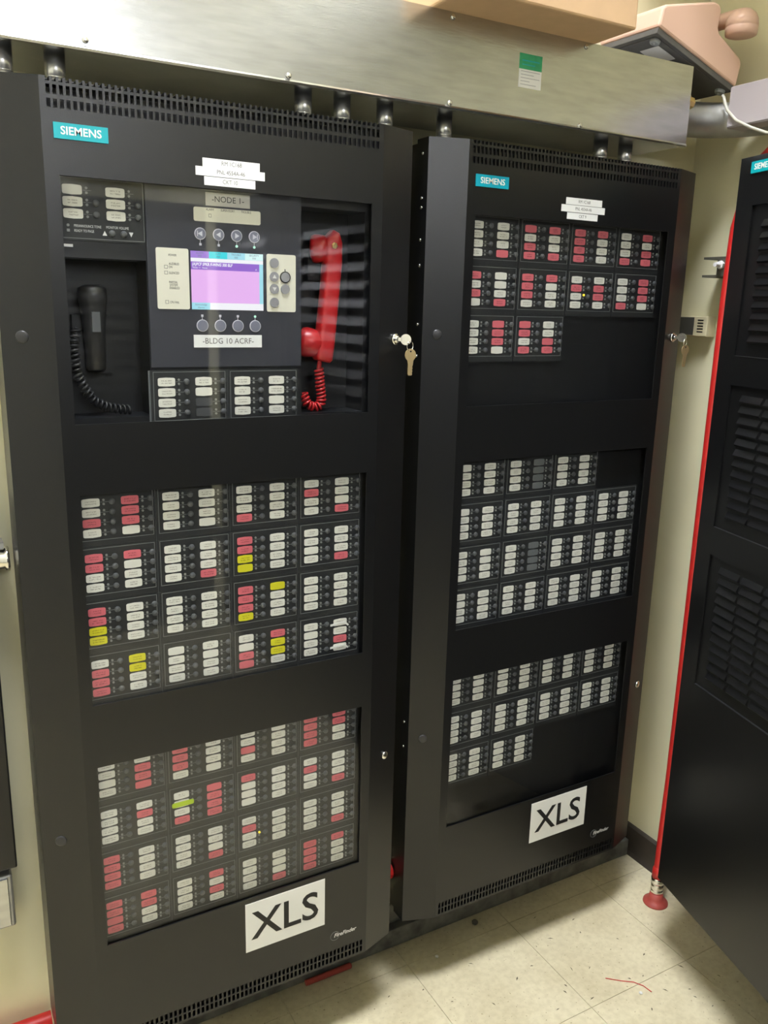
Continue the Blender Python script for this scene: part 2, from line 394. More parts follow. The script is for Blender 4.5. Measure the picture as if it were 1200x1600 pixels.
def module(parent, col, row_z, left, right, z0=None, led_on=None):
    x0 = X0+col*PX
    e = bpy.data.objects.new('switch_module', plate); C.objects.link(e); e.parent = parent; e.location = (x0, 0, row_z)
    stuff(inst('outline', outline, e, (0, 0, 0)))
    stuff(inst('indicator_lights', leds_m, e, (0, 0, 0)))
    if col > 0: inst('side_rail', rail, e, (-.0262, 0, 0))
    for c, s in ((0, left), (1, right)):
        for k, ch in enumerate(s):
            inst('label_insert', insert[ch], e, (c*PC, .0184, -k*LP))
            inst('push_button', btn, e, (c*PC+.0327, .0185, -k*LP))
    if led_on:
        c, k = led_on; MB().disc(0, 0, .0022, -.0018, 0, 'ledon', 10).build('lit_indicator', e, (c*PC+.0200, .0172, -k*LP+.0033))
    return e

def stickers(root, dy, rows, big):
    for (x, z, wx, hz, txt) in rows:
        b = MB().box(-wx/2, wx/2, -.0007, 0, -hz/2, hz/2, 'tape').text(txt, .0088 if big else .0082, 0, 0, -.0009, 'greyink', sx=.86)
        b.build('name_label', root, (x, 0, z))['label'] = 'white label tape reading '+txt
def badge(root, key, x=-.2187, z=1.6264):
    b = MB().box(-.037, .037, -.0025, 0, -.0105, .0105, key).text('SIEMENS', .0150, 0, 0, -.0027, 'paper', bold=.00025, sx=1.0)
    b.build('badge', root, (x, 0, z), bevel=.0)['label'] = 'teal SIEMENS badge'
def xls(root, x0, x1, z0, z1):
    wx, hz = x1-x0, z1-z0
    b = MB().box(-wx/2, wx/2, -.0006, 0, -hz/2, hz/2, 'paper').text('XLS', hz*.80, 0, -.002, -.0009, 'ink', bold=.0010, sx=1.0)
    b.build('sign', root, ((x0+x1)/2, 0, (z0+z1)/2))['label'] = 'white paper sign reading XLS'
def firefinder(root, x, z):
    b = MB().text('FireFinder', .0125, 0, 0, -.0006, 'whiteink', bold=.0003, shear=.28, sx=.98)
    b.ring(-.0225, -.001, .0098, .0104, -.0004, 0, 'outline', 20)
    b.build('maker_mark', root, (x, 0, z))['label'] = 'small silver FireFinder lettering'
NL = (math.sin(math.atan2(BEV, HW-FW)), -math.cos(math.atan2(BEV, HW-FW)))   # outward normal of the right bevel (x, y)
def lock(root, x, z, big=True):
    nx, ny = NL; yy = (x-FW)/(HW-FW)*BEV
    b = MB().lathe([(0, .0105), (.003, .0105), (.005, .0090), (.0052, .0065), (.0085, .0062), (.0090, .0052)] if big else [(0, .0085), (.003, .0085), (.0045, .0065), (.005, .003)], (0, 0, 0), (nx, ny, 0), 'chrome', 20)
    b.build('lock_cylinder', root, (x, yy, z))['label'] = 'bright metal lock'
def plug(root, x, z):
    nx, ny = -NL[0], NL[1]; yy = (-x-FW)/(HW-FW)*BEV
    MB().lathe([(0, .0095), (.0012, .0092), (.0018, .007)], (0, 0, 0), (nx, ny, 0), 'plug', 18).build('hole_plug', root, (x, yy, z))

def cabinet(name, label, loc, windows=WIN, box_back=.15):
    t = thing(name, label, 'alarm panel', loc)
    # enclosure behind the door, open at the front
    b = MB(); x1 = HW-.004; y0, y1 = FL+.002, box_back; z0, z1 = BOT+.004, TOP-.006; k = .002
    b.box(-x1, -x1+k, y0, y1, z0, z1, 'black').box(x1-k, x1, y0, y1, z0, z1, 'black').box(-x1, x1, y1-k, y1, z0, z1, 'black')
    b.box(-x1, x1, y0, y1, z0, z0+k, 'black').box(-x1, x1, y0, y1, z1-k, z1, 'black')
    b.build('enclosure', t)
    return t
def panes(t, windows, wxh=WXH):
    for z0, z1 in windows:
        MB().box(-wxh-.006, wxh+.006, .0036, .0062, z0-.006, z1+.006, 'glass').build('acrylic_pane', t)
def bars_panel(holes, xh=.325, z0=BOT+.007, z1=TOP-.010, y0=.0214, y1=.0234, m='inner'):
    """flat plate with rectangular holes (x0, x1, z0, z1); holes in one horizontal band"""
    b = MB()
    if not holes: return b.box(-xh, xh, y0, y1, z0, z1, m)
    zs = sorted({z0, z1, *[h[2] for h in holes], *[h[3] for h in holes]})
    for a, c in zip(zs, zs[1:]):
        xs = -xh
        for h in sorted(holes):
            if h[2] <= a+1e-6 and h[3] >= c-1e-6:
                if h[0] > xs: b.box(xs, h[0], y0, y1, a, c, m)
                xs = h[1]
        if xs < xh: b.box(xs, xh, y0, y1, a, c, m)
    return b
def recess(t, x0, x1, z0, z1, yb, name):
    k = .0015; y0 = .0234
    b = MB().box(x0-k, x0, y0, yb, z0-k, z1+k, 'dark').box(x1, x1+k, y0, yb, z0-k, z1+k, 'dark').box(x0, x1, yb, yb+k, z0-k, z1+k, 'dark')
    b.box(x0, x1, y0, yb, z0-k, z0, 'inner').box(x0, x1, y0, yb, z1, z1+k, 'dark')
    return b.build(name, t)

# ---- left cabinet
A = cabinet('fire_alarm_cabinet', 'tall black alarm panel with screen and red handset, left of the pair', (.537, 0, ZO))
door_mesh(WIN).build('door', A)
stuff(vent_mesh().build('vent_grille', A))
holes = [(-.249, -.129, 1.2200, 1.4580), (.130, .249, 1.2135, 1.5560)]
bars_panel(holes).build('inner_panel', A)
recess(A, *holes[0], .085, 'microphone_recess'); recess(A, *holes[1], .085, 'handset_recess')
panes(A, WIN)
A2 = [[('wwrw', 'rrrw'), ('wwww', 'wwww'), ('wwwr', 'wwww'), ('wrww', 'wwwr')],
      [('rrww', 'rwww'), ('wwww', 'wwwr'), ('rryy', 'wwww'), ('wwww', 'wwwr')],
      [('rryy', 'wwww'), ('wwww', 'wwww'), ('rrry', 'ywww'), ('wwww', 'wwww')],
      [('wrrr', 'yyww'), ('wwww', 'wwww'), ('wwrr', 'ryyw'), ('wwww', 'wwrw')]]
A3 = [[('wwww', 'wrrr'), ('rrrw', 'wwww'), ('wwrw', 'wwww'), ('rrrr', 'rrww')],
      [('wwww', 'wrww'), ('wwwr', 'rrrr'), ('rwww', 'wwww'), ('wrww', 'wwwr')],
      [('rrrr', 'wwww'), ('wwww', 'wwwr'), ('wrww', 'wwww'), ('wwww', 'wwwr')],
      [('rrrr', 'rrww'), ('wwww', 'rwrw'), ('wwww', 'wwwr'), ('rrrr', 'rwww')]]
for r in range(4):
    for c in range(4):
        e = module(A, c, 1.087-r*PR, *A2[r][c])
        if (r, c) == (3, 3):      # two torn label tapes hanging across the inserts
            for k, dz in ((0, -.004), (3, .000)):
                MB().prism([(-.021, -.0015), (.008, .0010), (.016, -.0055), (.018, -.0030), (.010, .0045), (-.021, .0025)], -.0012, 0, 'paper').build('torn_tape', e, (PC, .0172, -k*LP+dz))
        e = module(A, c, .6259-r*PR, *A3[r][c], led_on=(0, 2) if (r, c) == (2, 2) else None)
        if (r, c) == (1, 1): MB().rrect(0, 0, .0400, .0095, -.0008, 0, 'hi', r=.003).build('marker_strip', e, (.002, .0171, -LP-.0005))
module(A, 1, 1.2733, 'wwww', 'wwkk'); module(A, 2, 1.2730, 'wwww', 'wwww')

# announcement module, top left
e = MB().box(-.0248, .1005, .0185, .0212, -.0700, .0210, 'module').build('paging_module', A, (X0, 0, 1.5524))
b = MB()
for a in ((-.0185, .1018, .0158, .0166), (-.0185, .1018, -.0676, -.0668), (-.0185, -.0177, -.0676, .0166), (.1010, .1018, -.0676, .0166)): b.box(a[0], a[1], .0181, .0185, a[2], a[3], 'outline')
for c in (0, 1):
    for k in range(3): b.box(c*PC+.0150, c*PC+.0270, .0182, .0185, -k*LP-.0003, -k*LP+.0003, 'outline')
b.text('PREANNOUNCE TONE', .0052, .0000, -.0500, .0183, 'whiteink', align='LEFT', sx=.72).text('READY TO PAGE', .0052, .0000, -.0568, .0183, 'whiteink', align='LEFT', sx=.72)
b.text('MONITOR VOLUME', .0052, .0622, -.0496, .0183, 'whiteink', sx=.72)
b.prism([(.0400, -.0615), (.0466, -.0615), (.0433, -.0548)], .0181, .0185, 'whiteink').prism([(.0786, -.0548), (.0852, -.0548), (.0819, -.0615)], .0181, .0185, 'whiteink')
stuff(b.build('outline', e))
b = leds((0, 1), 3); b.disc(-.0082, -.0496, .0021, .0172, .0185, 'led', 8).box(-.0102, -.0062, .0172, .0185, -.0586, -.0548, 'led'); stuff(b.build('indicator_lights', e))
for c in (0, 1):
    for k in range(3):
        inst('label_insert', insert['w'], e, (c*PC, .0184, -k*LP))
        if k: inst('push_button', btn, e, (c*PC+.0327, .0185, -k*LP))
for xx in (.0540, .0710): inst('push_button', btn, e, (xx, .0185, -.0580))
MB().box(-.007, .007, .0205, .0214, -.002, .002, 'whiteink').build('small_tag', A, (-.2420, 0, 1.4745))

# display panel in the middle
d = MB().box(-.1278, .1278, .0185, .0212, 1.2965, 1.5690, 'panelblue').build('display_panel', A)
def sub(mb, name, loc=(0, 0, 0), lab=None):
    o = mb.build(name, d, loc)
    if lab: o['label'] = lab
    return o
Y = .0185
sub(MB().box(-.0362, .0362, Y-.0015, Y, -.0098, .0098, 'greytape').text('-NODE 1-', .0125, 0, 0, Y-.0017, 'ink'), 'name_label', (.0022, 0, 1.5550), 'beige label tape reading -NODE 1-')
b = MB().rrect(0, 0, .1100, .0210, Y-.0010, Y, 'cream', r=.003).text('ALARM', .0050, -.0290, .0076, Y-.0012, 'ink', sx=.8).text('SUPERVISORY', .0050, 0, .0076, Y-.0012, 'ink', sx=.75).text('TROUBLE', .0050, .0305, .0076, Y-.0012, 'ink', sx=.8)
for a in ((-.0312, -.0268, .0008, .0013), (-.0312, -.0268, -.0037, -.0032), (-.0312, -.0307, -.0037, .0013), (-.0273, -.0268, -.0037, .0013)): b.box(a[0], a[1], Y-.0012, Y-.001, a[2], a[3], 'ink')
sub(b, 'alarm_strip', (.0014, 0, 1.5316))
for i, xx in enumerate((-.0440, -.0143, .0156, .0454)):
    b = MB().disc(0, 0, .0080, -.0020, 0, 'navbtn', 20).ring(0, 0, .0080, .0092, -.0012, 0, 'ring', 20)
    s = 1 if i > 1 else -1
    b.prism([(s*.0042, 0), (-s*.0030, .0042), (-s*.0030, -.0042)], -.0023, -.0020, 'ring')
    if i in (0, 3): b.box(min(s*.0042, s*.0054), max(s*.0042, s*.0054), -.0023, -.0020, -.0042, .0042, 'ring')
    b.box(-.0004, .0004, -.0004, 0, -.0140, -.0092, 'ring')
    sub(b, 'scroll_key', (xx, Y, 1.5025))
    sub(MB().disc(0, 0, .0021, -.0010, 0, 'ledgreen', 10) if i > 1 else MB().box(-.0018, .0018, -.0010, 0, -.0018, .0018, 'ring'), 'key_light', (xx, Y, 1.4866))
    b = MB().disc(0, 0, .0085, -.0020, 0, 'navbtn', 20).ring(0, 0, .0085, .0096, -.0012, 0, 'ring', 20).box(-.0004, .0004, -.0004, 0, .0096, .0140, 'ring')
    sub(b, 'soft_key', (xx, Y, 1.3620))
    sub(MB().disc(0, 0, .0020, -.0010, 0, 'ledgreen', 10) if i > 2 else MB().box(-.0018, .0018, -.0010, 0, -.0018, .0018, 'ring'), 'key_light', (xx, Y, 1.3774))
# lit screen
b = MB().box(-.0606, .0604, Y-.0003, Y, 1.3868, 1.4766, 'dark'); q = Y-.0006
def scr(x0, x1, z0, z1, m): b.box(x0, x1, q, Y-.0003, z0, z1, m)
scr(-.0604, -.0308, 1.4660, 1.4764, 's_lilac'); scr(-.0308, -.0006, 1.4660, 1.4764, 's_cyan'); scr(-.0006, .0292, 1.4660, 1.4764, 's_sky'); scr(.0292, .0602, 1.4660, 1.4764, 's_pale')
scr(-.0604, .0602, 1.4603, 1.4659, 's_white'); scr(-.0604, .0535, 1.4483, 1.4603, 's_purple'); scr(-.0604, .0535, 1.3977, 1.4483, 's_pink'); scr(.0535, .0602, 1.3977, 1.4603, 's_sky')
scr(-.0604, -.0305, 1.3870, 1.3977, 's_sky'); scr(-.0305, .0602, 1.3870, 1.3977, 's_white')
b.text('(A)PCF SPKR F-WING 300 BLF', .0062, -.0585, 1.4564, q-.0002, 's_white', align='LEFT', sx=.82, bold=.0002, shear=.15).text('Node 11  None', .0044, -.0580, 1.4512, q-.0002, 's_white', align='LEFT', sx=.85)
for t_, xx in (('ALARM', -.0456), ('SUPV', -.0157), ('TROUBLE', .0143), ('SECURITY', .0447)): b.text(t_, .0042, xx, 1.4733, q-.0002, 's_grey', sx=.9).text('000', .0040, xx, 1.4690, q-.0002, 's_grey')
b.text('Acknowledge', .0040, -.0455, 1.3945, q-.0002, 's_grey', sx=.9).text('Alarms', .0038, -.0455, 1.3900, q-.0002, 's_grey').text('^', .0060, .0480, 1.4505, q-.0002, 's_white')
sub(b, 'screen', (0, 0, 0), 'lit screen with a pink field and purple title bar')
b = MB().rrect(0, 0, .0510, .0920, Y-.0012, Y, 'cream', r=.003); q = Y-.0014
for t_, xx, zz in (('POWER', .000, .0352), ('AUDIBLES', .0020, .0222), ('ON', -.0035, .0174), ('SILENCED', .0018, .0086), ('PARTIAL', .0002, -.0053), ('SYSTEM', .0006, -.0096), ('DISABLED', .0020, -.0140), ('CPU FAIL', .0012, -.0357)): b.text(t_, .0049, xx, zz, q, 'ink', sx=.75)
for xx, zz in ((-.0106, .0176), (-.0106, .0090), (-.0106, -.0352)):
    for a in ((-.0026, .0026, .0021, .0026), (-.0026, .0026, -.0026, -.0021), (-.0026, -.0021, -.0026, .0026), (.0021, .0026, -.0026, .0026)): b.box(xx+a[0], xx+a[1], q, Y-.0012, zz+a[2], zz+a[3], 'greyink')
sub(b, 'status_plate', (-.0893, 0, 1.4327))
sub(MB().rrect(0, 0, .0516, .0920, Y-.0012, Y, 'cream', r=.003), 'keypad_plate', (.0920, 0, 1.4317))
for k, (xx, zz) in enumerate(((.0792, 1.4637), (.0791, 1.4419), (.0791, 1.4225), (.0791, 1.4007), (.0985, 1.4417), (.0984, 1.4226))):
    b = MB().disc(0, 0, .0078, -.0022, 0, 'keygrey', 20)
    if k in (1, 2): s = 1 if k == 1 else -1; b.prism([(-.0036, -s*.0026), (.0036, -s*.0026), (0, s*.0036)], -.0025, -.0022, 'whiteink')
    if k == 4: b.ring(0, 0, .0078, .0094, -.0020, 0, 'ink', 20).box(-.0007, .0007, -.0004, 0, .0094, .0130, 'ink')
    sub(b, 'keypad_button', (xx, Y-.0012, zz))
sub(MB().box(-.0577, .0577, Y-.0012, Y, -.0100, .0100, 'tape').text('-BLDG 10 ACRF-', .0128, 0, 0, Y-.0014, 'greyink', sx=.95), 'name_label', (-.0012, 0, 1.3374), 'white label tape reading -BLDG 10 ACRF-')

badge(A, 'teal'); xls(A, .0048, .1737, .1682, .2763); firefinder(A, .2205, .1318)
stickers(A, 0, [(.0028, 1.6054, .092, .0124, 'RM 1C168'), (.0014, 1.5926, .1115, .0128, 'PNL 4554A-46'), (0, 1.5790, .0824, .0124, 'CKT 10')], True)
lock(A, .3109, 1.3418); lock(A, .3119, .5095, False); plug(A, -.3143, 1.3428); plug(A, -.313, .5100)

# ---- right cabinet
B = cabinet('fire_alarm_cabinet', 'tall black alarm panel of all switches, standing in the corner by the right wall', (1.265, .0175, ZO), box_back=.15)
door_mesh(WIN).build('door', B)
stuff(vent_mesh().build('vent_grille', B))
bars_panel([]).build('inner_panel', B)
panes(B, WIN)
W4 = 'wwww'
B1 = [[('wwww', 'wwwr'), ('rwrr', 'rwwr'), ('rrrr', 'rwww'), ('wwwr', 'rwrr')],
      [('rwrw', 'wwwr'), ('rrrw', 'rwww'), ('wrww', 'wrrw'), ('wwwr', 'rrrw')],
      [('wwww', 'rrrw'), ('rrwr', 'wwrr')]]
B2 = [[(W4, W4), (W4, 'gggg'), (W4, W4)], [(W4, W4)]*4, [(W4, W4), (W4, 'gggg'), (W4, W4), (W4, W4)], [(W4, W4)]*4]
B3 = [[(W4, W4)]*4, [(W4, W4)]*4, [(W4, W4)]*2]
for z1, G in ((1.5524, B1), (1.087, B2), (.6259, B3)):
    for r, row in enumerate(G):
        for c, (l, rr) in enumerate(row): module(B, c, z1-r*PR, l, rr, led_on=(0, 2) if G is B1 and (r, c) == (1, 2) else None)
badge(B, 'blue', -.2170, 1.6270); xls(B, -.0110, .1597, .1700, .2750); firefinder(B, .2200, .1320)
stickers(B, 0, [(.0093, 1.6083, .0935, .0128, 'RM 1C168'), (.0083, 1.5946, .1130, .0130, 'PNL 4554A-46'), (.0072, 1.5808, .0795, .0124, 'CKT 9')], False)
lock(B, .3072, 1.3473); lock(B, .3094, .5069, False); plug(B, -.3151, 1.3496); plug(B, -.3127, .5111)
for zz in (1.6687, 1.5924, 1.5757, 1.5195, 1.4741, 1.3671, 1.3087, .5451, .4874):
    MB().lathe([(0, .0030), (.0015, .0028), (.0022, .0015)], (0, 0, 0), (-1, 0, 0), 'screw', 10).build('screw', B, (-HW, .042, zz))

# ---- cabinet on the right wall, its door a little open
K = thing('fire_alarm_cabinet', 'black louvred alarm panel on the right wall, cut off by the photo edge', 'alarm panel', (1.574, -.1315, ZO), -PI/2)
# local frame of K: +x runs along the wall towards the room, -y into the room
b = MB(); y0, y1 = .002, .19; k = .002; zt, zb = TOP-.006, BOT+.02
b.box(.004, .004+k, y0, y1, zb, zt, 'black').box(.68-k, .68, y0, y1, zb, zt, 'black').box(.004, .68, y1-k, y1, zb, zt, 'black').box(.004, .68, y0, y1, zb, zb+k, 'black').box(.004, .68, y0, y1, zt-k, zt, 'black')
b.build('enclosure', K)
kd = bpy.data.objects.new('door', None)
KW = [(1.320, 1.605), (.966, 1.262), (.609, .905)]
KH = .282
km = MB()
zt, zb, hw, fwk = TOP, .0810, HW, .330
for s in (-1, 1): km.prism([(s*fwk, 0), (s*hw, .012), (s*hw, .039), (s*(hw-.002), .039), (s*(hw-.002), .013), (s*fwk, .0022)], zb, zt, 'black', axis='z')
km.box(-hw+.002, hw-.002, .012, .039, zt-.002, zt, 'black').box(-hw+.002, hw-.002, .012, .039, zb, zb+.002, 'black').box(-fwk, fwk, .0022, .012, zt-.002, zt, 'black').box(-fwk, fwk, .0022, .012, zb, zb+.002, 'black')
km.box(-fwk, -KH, 0, .003, zb, zt, 'black').box(KH, fwk, 0, .003, zb, zt, 'black')
ed = [zt]+[z for w0, w1 in KW for z in (w1, w0)]+[zb]
for i in range(0, len(ed), 2): km.box(-KH, KH, 0, .003, ed[i+1], ed[i], 'black')
kd = km.build('door', K)
TH = -.25
Rz = Matrix.Rotation(TH, 4, 'Z')
kd.matrix_local = Rz @ Matrix.Translation((HW, -.039, 0))
MB().box(-.300, .300, .0045, .0065, zb+.03, zt-.03, 'black').build('blank_plate', kd)
lou = MB().prism([(0, -.0080), (-.0040, -.0075), (-.0062, -.0045), (0, .0080)], -.031, .031, 'black', axis='x').mesh('louvre')
for (w0, w1) in KW:
    for c in range(7):
        for i in range(int((w1-w0-.055)/.0215)+1):
            if c < 3: inst('louvre', lou, kd, (-.2175+c*.0700, .0045, w0+.034+i*.0215))
    # the hidden far columns as one piece
    rest = MB()
    for c in range(3, 7):
        for i in range(int((w1-w0-.055)/.0215)+1):
            xx, zz = -.2175+c*.0700, w0+.034+i*.0215
            rest.prism([(.0045, zz-.0080), (.0005, zz-.0075), (-.0017, zz-.0045), (.0045, zz+.0080)], xx-.031, xx+.031, 'black', axis='x')
    stuff(rest.build('louvre_bank', kd))
    MB().prism([(.0004, w0-.0008), (-.0006, w0-.0004), (.0040, w0+.0004)], -KH, KH, 'plug', axis='x').build('ledge', kd)
bb = MB().box(-.037, .037, -.0025, 0, -.0105, .0105, 'teal').text('SIEMENS', .0150, 0, 0, -.0027, 'paper', bold=.00025, sx=1.0).build('badge', kd, (-.258, 0, 1.674)); bb['label'] = 'teal SIEMENS badge'
for zz in (.83, 1.30, .35): MB().tube([(0, 0, -.015), (0, 0, .015)], .004, 'plug', 8).build('hinge', K, (-.004, -.004, zz))

# ---------------------------------------------------------------- keys
def keyset(loc, label, nx, ny, rz):
    t = thing('key_set', label, 'keys', loc)
    bm = MB().disc(.0130, 0, .0098, -.0010, .0010, 'chrome', 18).box(-.004, .006, -.0010, .0010, -.003, .003, 'chrome')
    o = bm.build('lock_key', t); o.rotation_euler = (0, 0, rz)
    px, py = .021*math.cos(rz), .021*math.sin(rz)
    r = MB().tube([(.0085*math.cos(a), 0, .0085*math.sin(a)) for a in [2*PI*k/20 for k in range(21)]], .0010, 'chrome', 6, cap=False).build('split_ring', t, (px, py, -.0110))
    r.rotation_euler = (0, 0, .35)
    b = MB(); pts = [(.0112*math.cos(a), .0112*math.sin(a)-.0100) for a in [math.radians(-55+290*k/16) for k in range(17)]]
    b.prism(pts+[(-.0046, -.0260), (-.0046, -.0440), (-.0030, -.0465), (.0030, -.0465), (.0044, -.0445), (.0036, -.0415), (.0050, -.0390), (.0036, -.0360), (.0050, -.0335), (.0038, -.0310), (.0050, -.0285)], -.0010, .0010, 'brasskey').disc(0, -.0035, .0018, -.0014, .0014, 'dark', 10)
    b.build('hanging_key', t, (px+.0005, py-.001, -.0170))
    return t
la = (.537+.3109+NL[0]*.009, .0137+NL[1]*.009, 1.3418+ZO)
keyset(la, 'brass key hanging from a ring in the upper lock of the left cabinet', *NL, math.atan2(NL[1], NL[0])+.55)
lb = (1.265+.3072+NL[0]*.009, .0175+.0125+NL[1]*.009, 1.3473+ZO)
keyset(lb, 'keys on a ring in the right cabinet lock, against the cream wall', *NL, math.atan2(NL[1], NL[0])+.45)

# ---------------------------------------------------------------- red handset and black microphone
def helix(path, rad, turns, per=10):
    P = [Vector(p) for p in path]
    d = [0]
    for a, c in zip(P, P[1:]): d.append(d[-1]+(c-a).length)
    n = turns*per; out = []; up = None
    def at(s):
        for i in range(len(P)-1):
            if s <= d[i+1] or i == len(P)-2: return P[i].lerp(P[i+1], (s-d[i])/(d[i+1]-d[i])), None
    sm = []
    for i in range(n+1): sm.append(at(d[-1]*i/n)[0])
    for i in range(3):     # soften the corners
        sm = [sm[0]]+[(sm[j-1]+sm[j]*2+sm[j+1])/4 for j in range(1, n)]+[sm[-1]]
    for i in range(n+1):
        t = (sm[min(i+1, n)]-sm[max(i-1, 0)]).normalized()
        if up is None: up = Vector((0, 1, 0))
        up = (up-t*up.dot(t)).normalized(); bb = t.cross(up); a = 2*PI*i/per
        out.append(sm[i]+rad*(up*math.cos(a)+bb*math.sin(a)))
    return out
H = thing('telephone_handset', 'red telephone handset with coiled cord behind the top window of the left cabinet', 'handset', (.537+.19, .045, ZO+1.41))
def rr_section(c, t, wx, wy, n=4):
    """rounded rectangle ring at point c, across t, half sizes wx (in x-z plane) and wy (in y)"""
    t = t.normalized(); s = Vector((t.z, 0, -t.x)); o = []
    for qx, qy, a0 in ((1, 1, 0), (-1, 1, 90), (-1, -1, 180), (1, -1, 270)):
        for k in range(n):
            a = math.radians(a0+90*k/(n-1)); r = min(wx, wy)*.45
            o.append(c+s*(qx*(wx-r)+r*math.cos(a))+Vector((0, 1, 0))*(qy*(wy-r)+r*math.sin(a)))
    return o
hp = [((.0010, .1075), .0100, .0100), ((.0045, .1040), .0140, .0145), ((.0075, .0920), .0152, .0160), ((.0078, .0600), .0150, .0155), ((.0042, .0150), .0148, .0150), ((-.0012, -.0400), .0150, .0155), ((-.0065, -.0850), .0155, .0160), ((-.0090, -.1040), .0152, .0158), ((-.0100, -.1085), .0120, .0125)]
b = MB(); rings = []
for i, ((px, pz), wx, wy) in enumerate(hp):
    q0, q1 = hp[max(i-1, 0)][0], hp[min(i+1, len(hp)-1)][0]; t_ = Vector((q0[0]-q1[0], 0, q0[1]-q1[1]))
    rings.append(rr_section(Vector((px, 0, pz)), t_, wx, wy))
n = len(rings[0]); vs = [v for r in rings for v in r]; fs = []
for i in range(len(rings)-1):
    for k in range(n): fs.append((i*n+k, i*n+(k+1) % n, (i+1)*n+(k+1) % n, (i+1)*n+k))
fs += [tuple(range(n)), tuple((len(rings)-1)*n+k for k in range(n-1, -1, -1))]
b.add(vs, fs, 'red', True)
b.lathe([(-.008, .0200), (.008, .0235), (.016, .0240), (.022, .0225), (.025, .0150), (.026, .0060)], (-.002, .008, .084), (-.86, .50, -.06), 'red', 20)
b.lathe([(-.008, .0200), (.010, .0250), (.020, .0265), (.028, .0250), (.032, .0170), (.033, .0060)], (-.016, .006, -.078), (-.88, .46, .10), 'red', 20)
hs = b.build('grip', H)
MB().lathe([(0, .0055), (.003, .0055), (.0042, .0035), (.0042, .0010)], (0, 0, 0), (0, -1, 0), 'brass', 6, smooth=False).build('hex_bolt', H, (.0045, -.0163, .088))
MB().tube([(-.014, 0, -.108), (-.016, 0, -.122)], .0042, 'red', 8).tube(helix([(-.016, 0, -.120), (-.013, 0, -.150), (-.010, 0, -.175), (-.012, 0, -.186), (-.024, 0, -.190), (-.038, 0, -.184), (-.044, .004, -.165)], .0070, 17), .0024, 'red', 6).build('coiled_cord', H)
MB().box(.018, .021, -.002, .016, -.02, .075, 'rail').box(-.03, .021, .016, .034, .03, .075, 'dark').build('cradle', H)

P = thing('paging_microphone', 'black hand microphone with coiled cord in the recess left of the screen', 'microphone', (.537-.205, .055, ZO+1.345))
b = MB().lathe([(0, .012), (.004, .015), (.060, .0165), (.100, .020), (.112, .022), (.125, .021), (.130, .012)], (0, 0, -.055), (0, 0, 1), 'plug', 18); b.build('microphone_body', P)
MB().box(-.006, .006, -.020, -.014, .005, .035, 'button').build('talk_switch', P)
MB().box(-.030, .030, .012, .029, -.060, .030, 'dark').build('hanger', P)
MB().tube(helix([(-.028, -.005, .010), (-.033, -.005, -.020), (-.030, -.005, -.060), (-.022, -.005, -.078), (-.008, -.005, -.101), (.012, -.005, -.112), (.032, -.005, -.116), (.050, -.002, -.118)], .0062, 24), .0022, 'plug', 6).build('coiled_cord', P)

# ---------------------------------------------------------------- wiring trough, conduits, things on top
GX, GZ0, GZ1, GY = 1.5480, 1.877, 2.030, .025
t = thing('wiring_trough', 'long galvanised sheet metal wiring trough above the cabinets', 'trough', (.5, .1, GZ0))
o = Vector(t.location)
def rel(b): b.v = [(v[0]-o.x, v[1]-o.y, v[2]-o.z) for v in b.v]; return b
rel(MB().box(-1.1, GX, GY+.002, WY-.001, GZ0, GZ0+.002, 'galv').box(-1.1, GX, WY-.003, WY-.001, GZ0+.002, GZ1-.002, 'galv').box(-1.1, GX, GY+.002, WY-.001, GZ1-.002, GZ1, 'galv').box(GX-.002, GX, GY+.002, WY-.003, GZ0+.002, GZ1-.002, 'galv').box(-1.1, -1.098, GY+.002, WY-.003, GZ0+.002, GZ1-.002, 'galv')).build('trough_body', t)
rel(MB().box(-1.1, GX+.001, GY, GY+.002, GZ0+.001, GZ1, 'galv').prism([(GY, GZ0+.004), (GY-.0020, GZ0+.001), (GY, GZ0-.002), (GY+.012, GZ0-.002), (GY+.012, GZ0)], -1.1, GX+.001, 'galv', axis='x')).build('cover', t)
for xx, zz in ((.336, 1.889), (.646, 1.886), (.953, 1.885), (1.255, 1.883), (.953, 2.022), (1.257, 2.022), (.336, 2.020), (.646, 2.021), (.03, 1.889)):
    rel(MB().lathe([(0, .0048), (.0018, .0046), (.0030, .0028), (.0032, .0010)], (xx, GY, zz), (0, -1, 0), 'screw', 12)).build('screw', t)
b = MB().box(1.101, 1.153, GY-.0006, GY, 1.9315, 1.9625, 'paper').box(1.101, 1.153, GY-.0006, GY, 1.9625, 1.9885, 'green')
for k, (w0, w1) in enumerate(((1.105, 1.149), (1.105, 1.135), (1.105, 1.149), (1.105, 1.126), (1.105, 1.141))): b.box(w0, w1, GY-.0008, GY-.0006, 1.9585-k*.0055, 1.9593-k*.0055, 'keygrey')
b.box(1.107, 1.147, GY-.0008, GY-.0006, 1.976, 1.978, 'teal').box(1.107, 1.137, GY-.0008, GY-.0006, 1.9695, 1.9710, 'teal')
rel(b).build('sticker', t)['label'] = 'green and white inspection sticker'
rel(MB().lathe([(0, .016), (.006, .016), (.008, .012), (.020, .012), (.022, .009)], (GX, .040, 1.965), (1, 0, 0), 'brass', 8, smooth=False)).build('cable_connector', t)['label'] = 'brass cable connector'

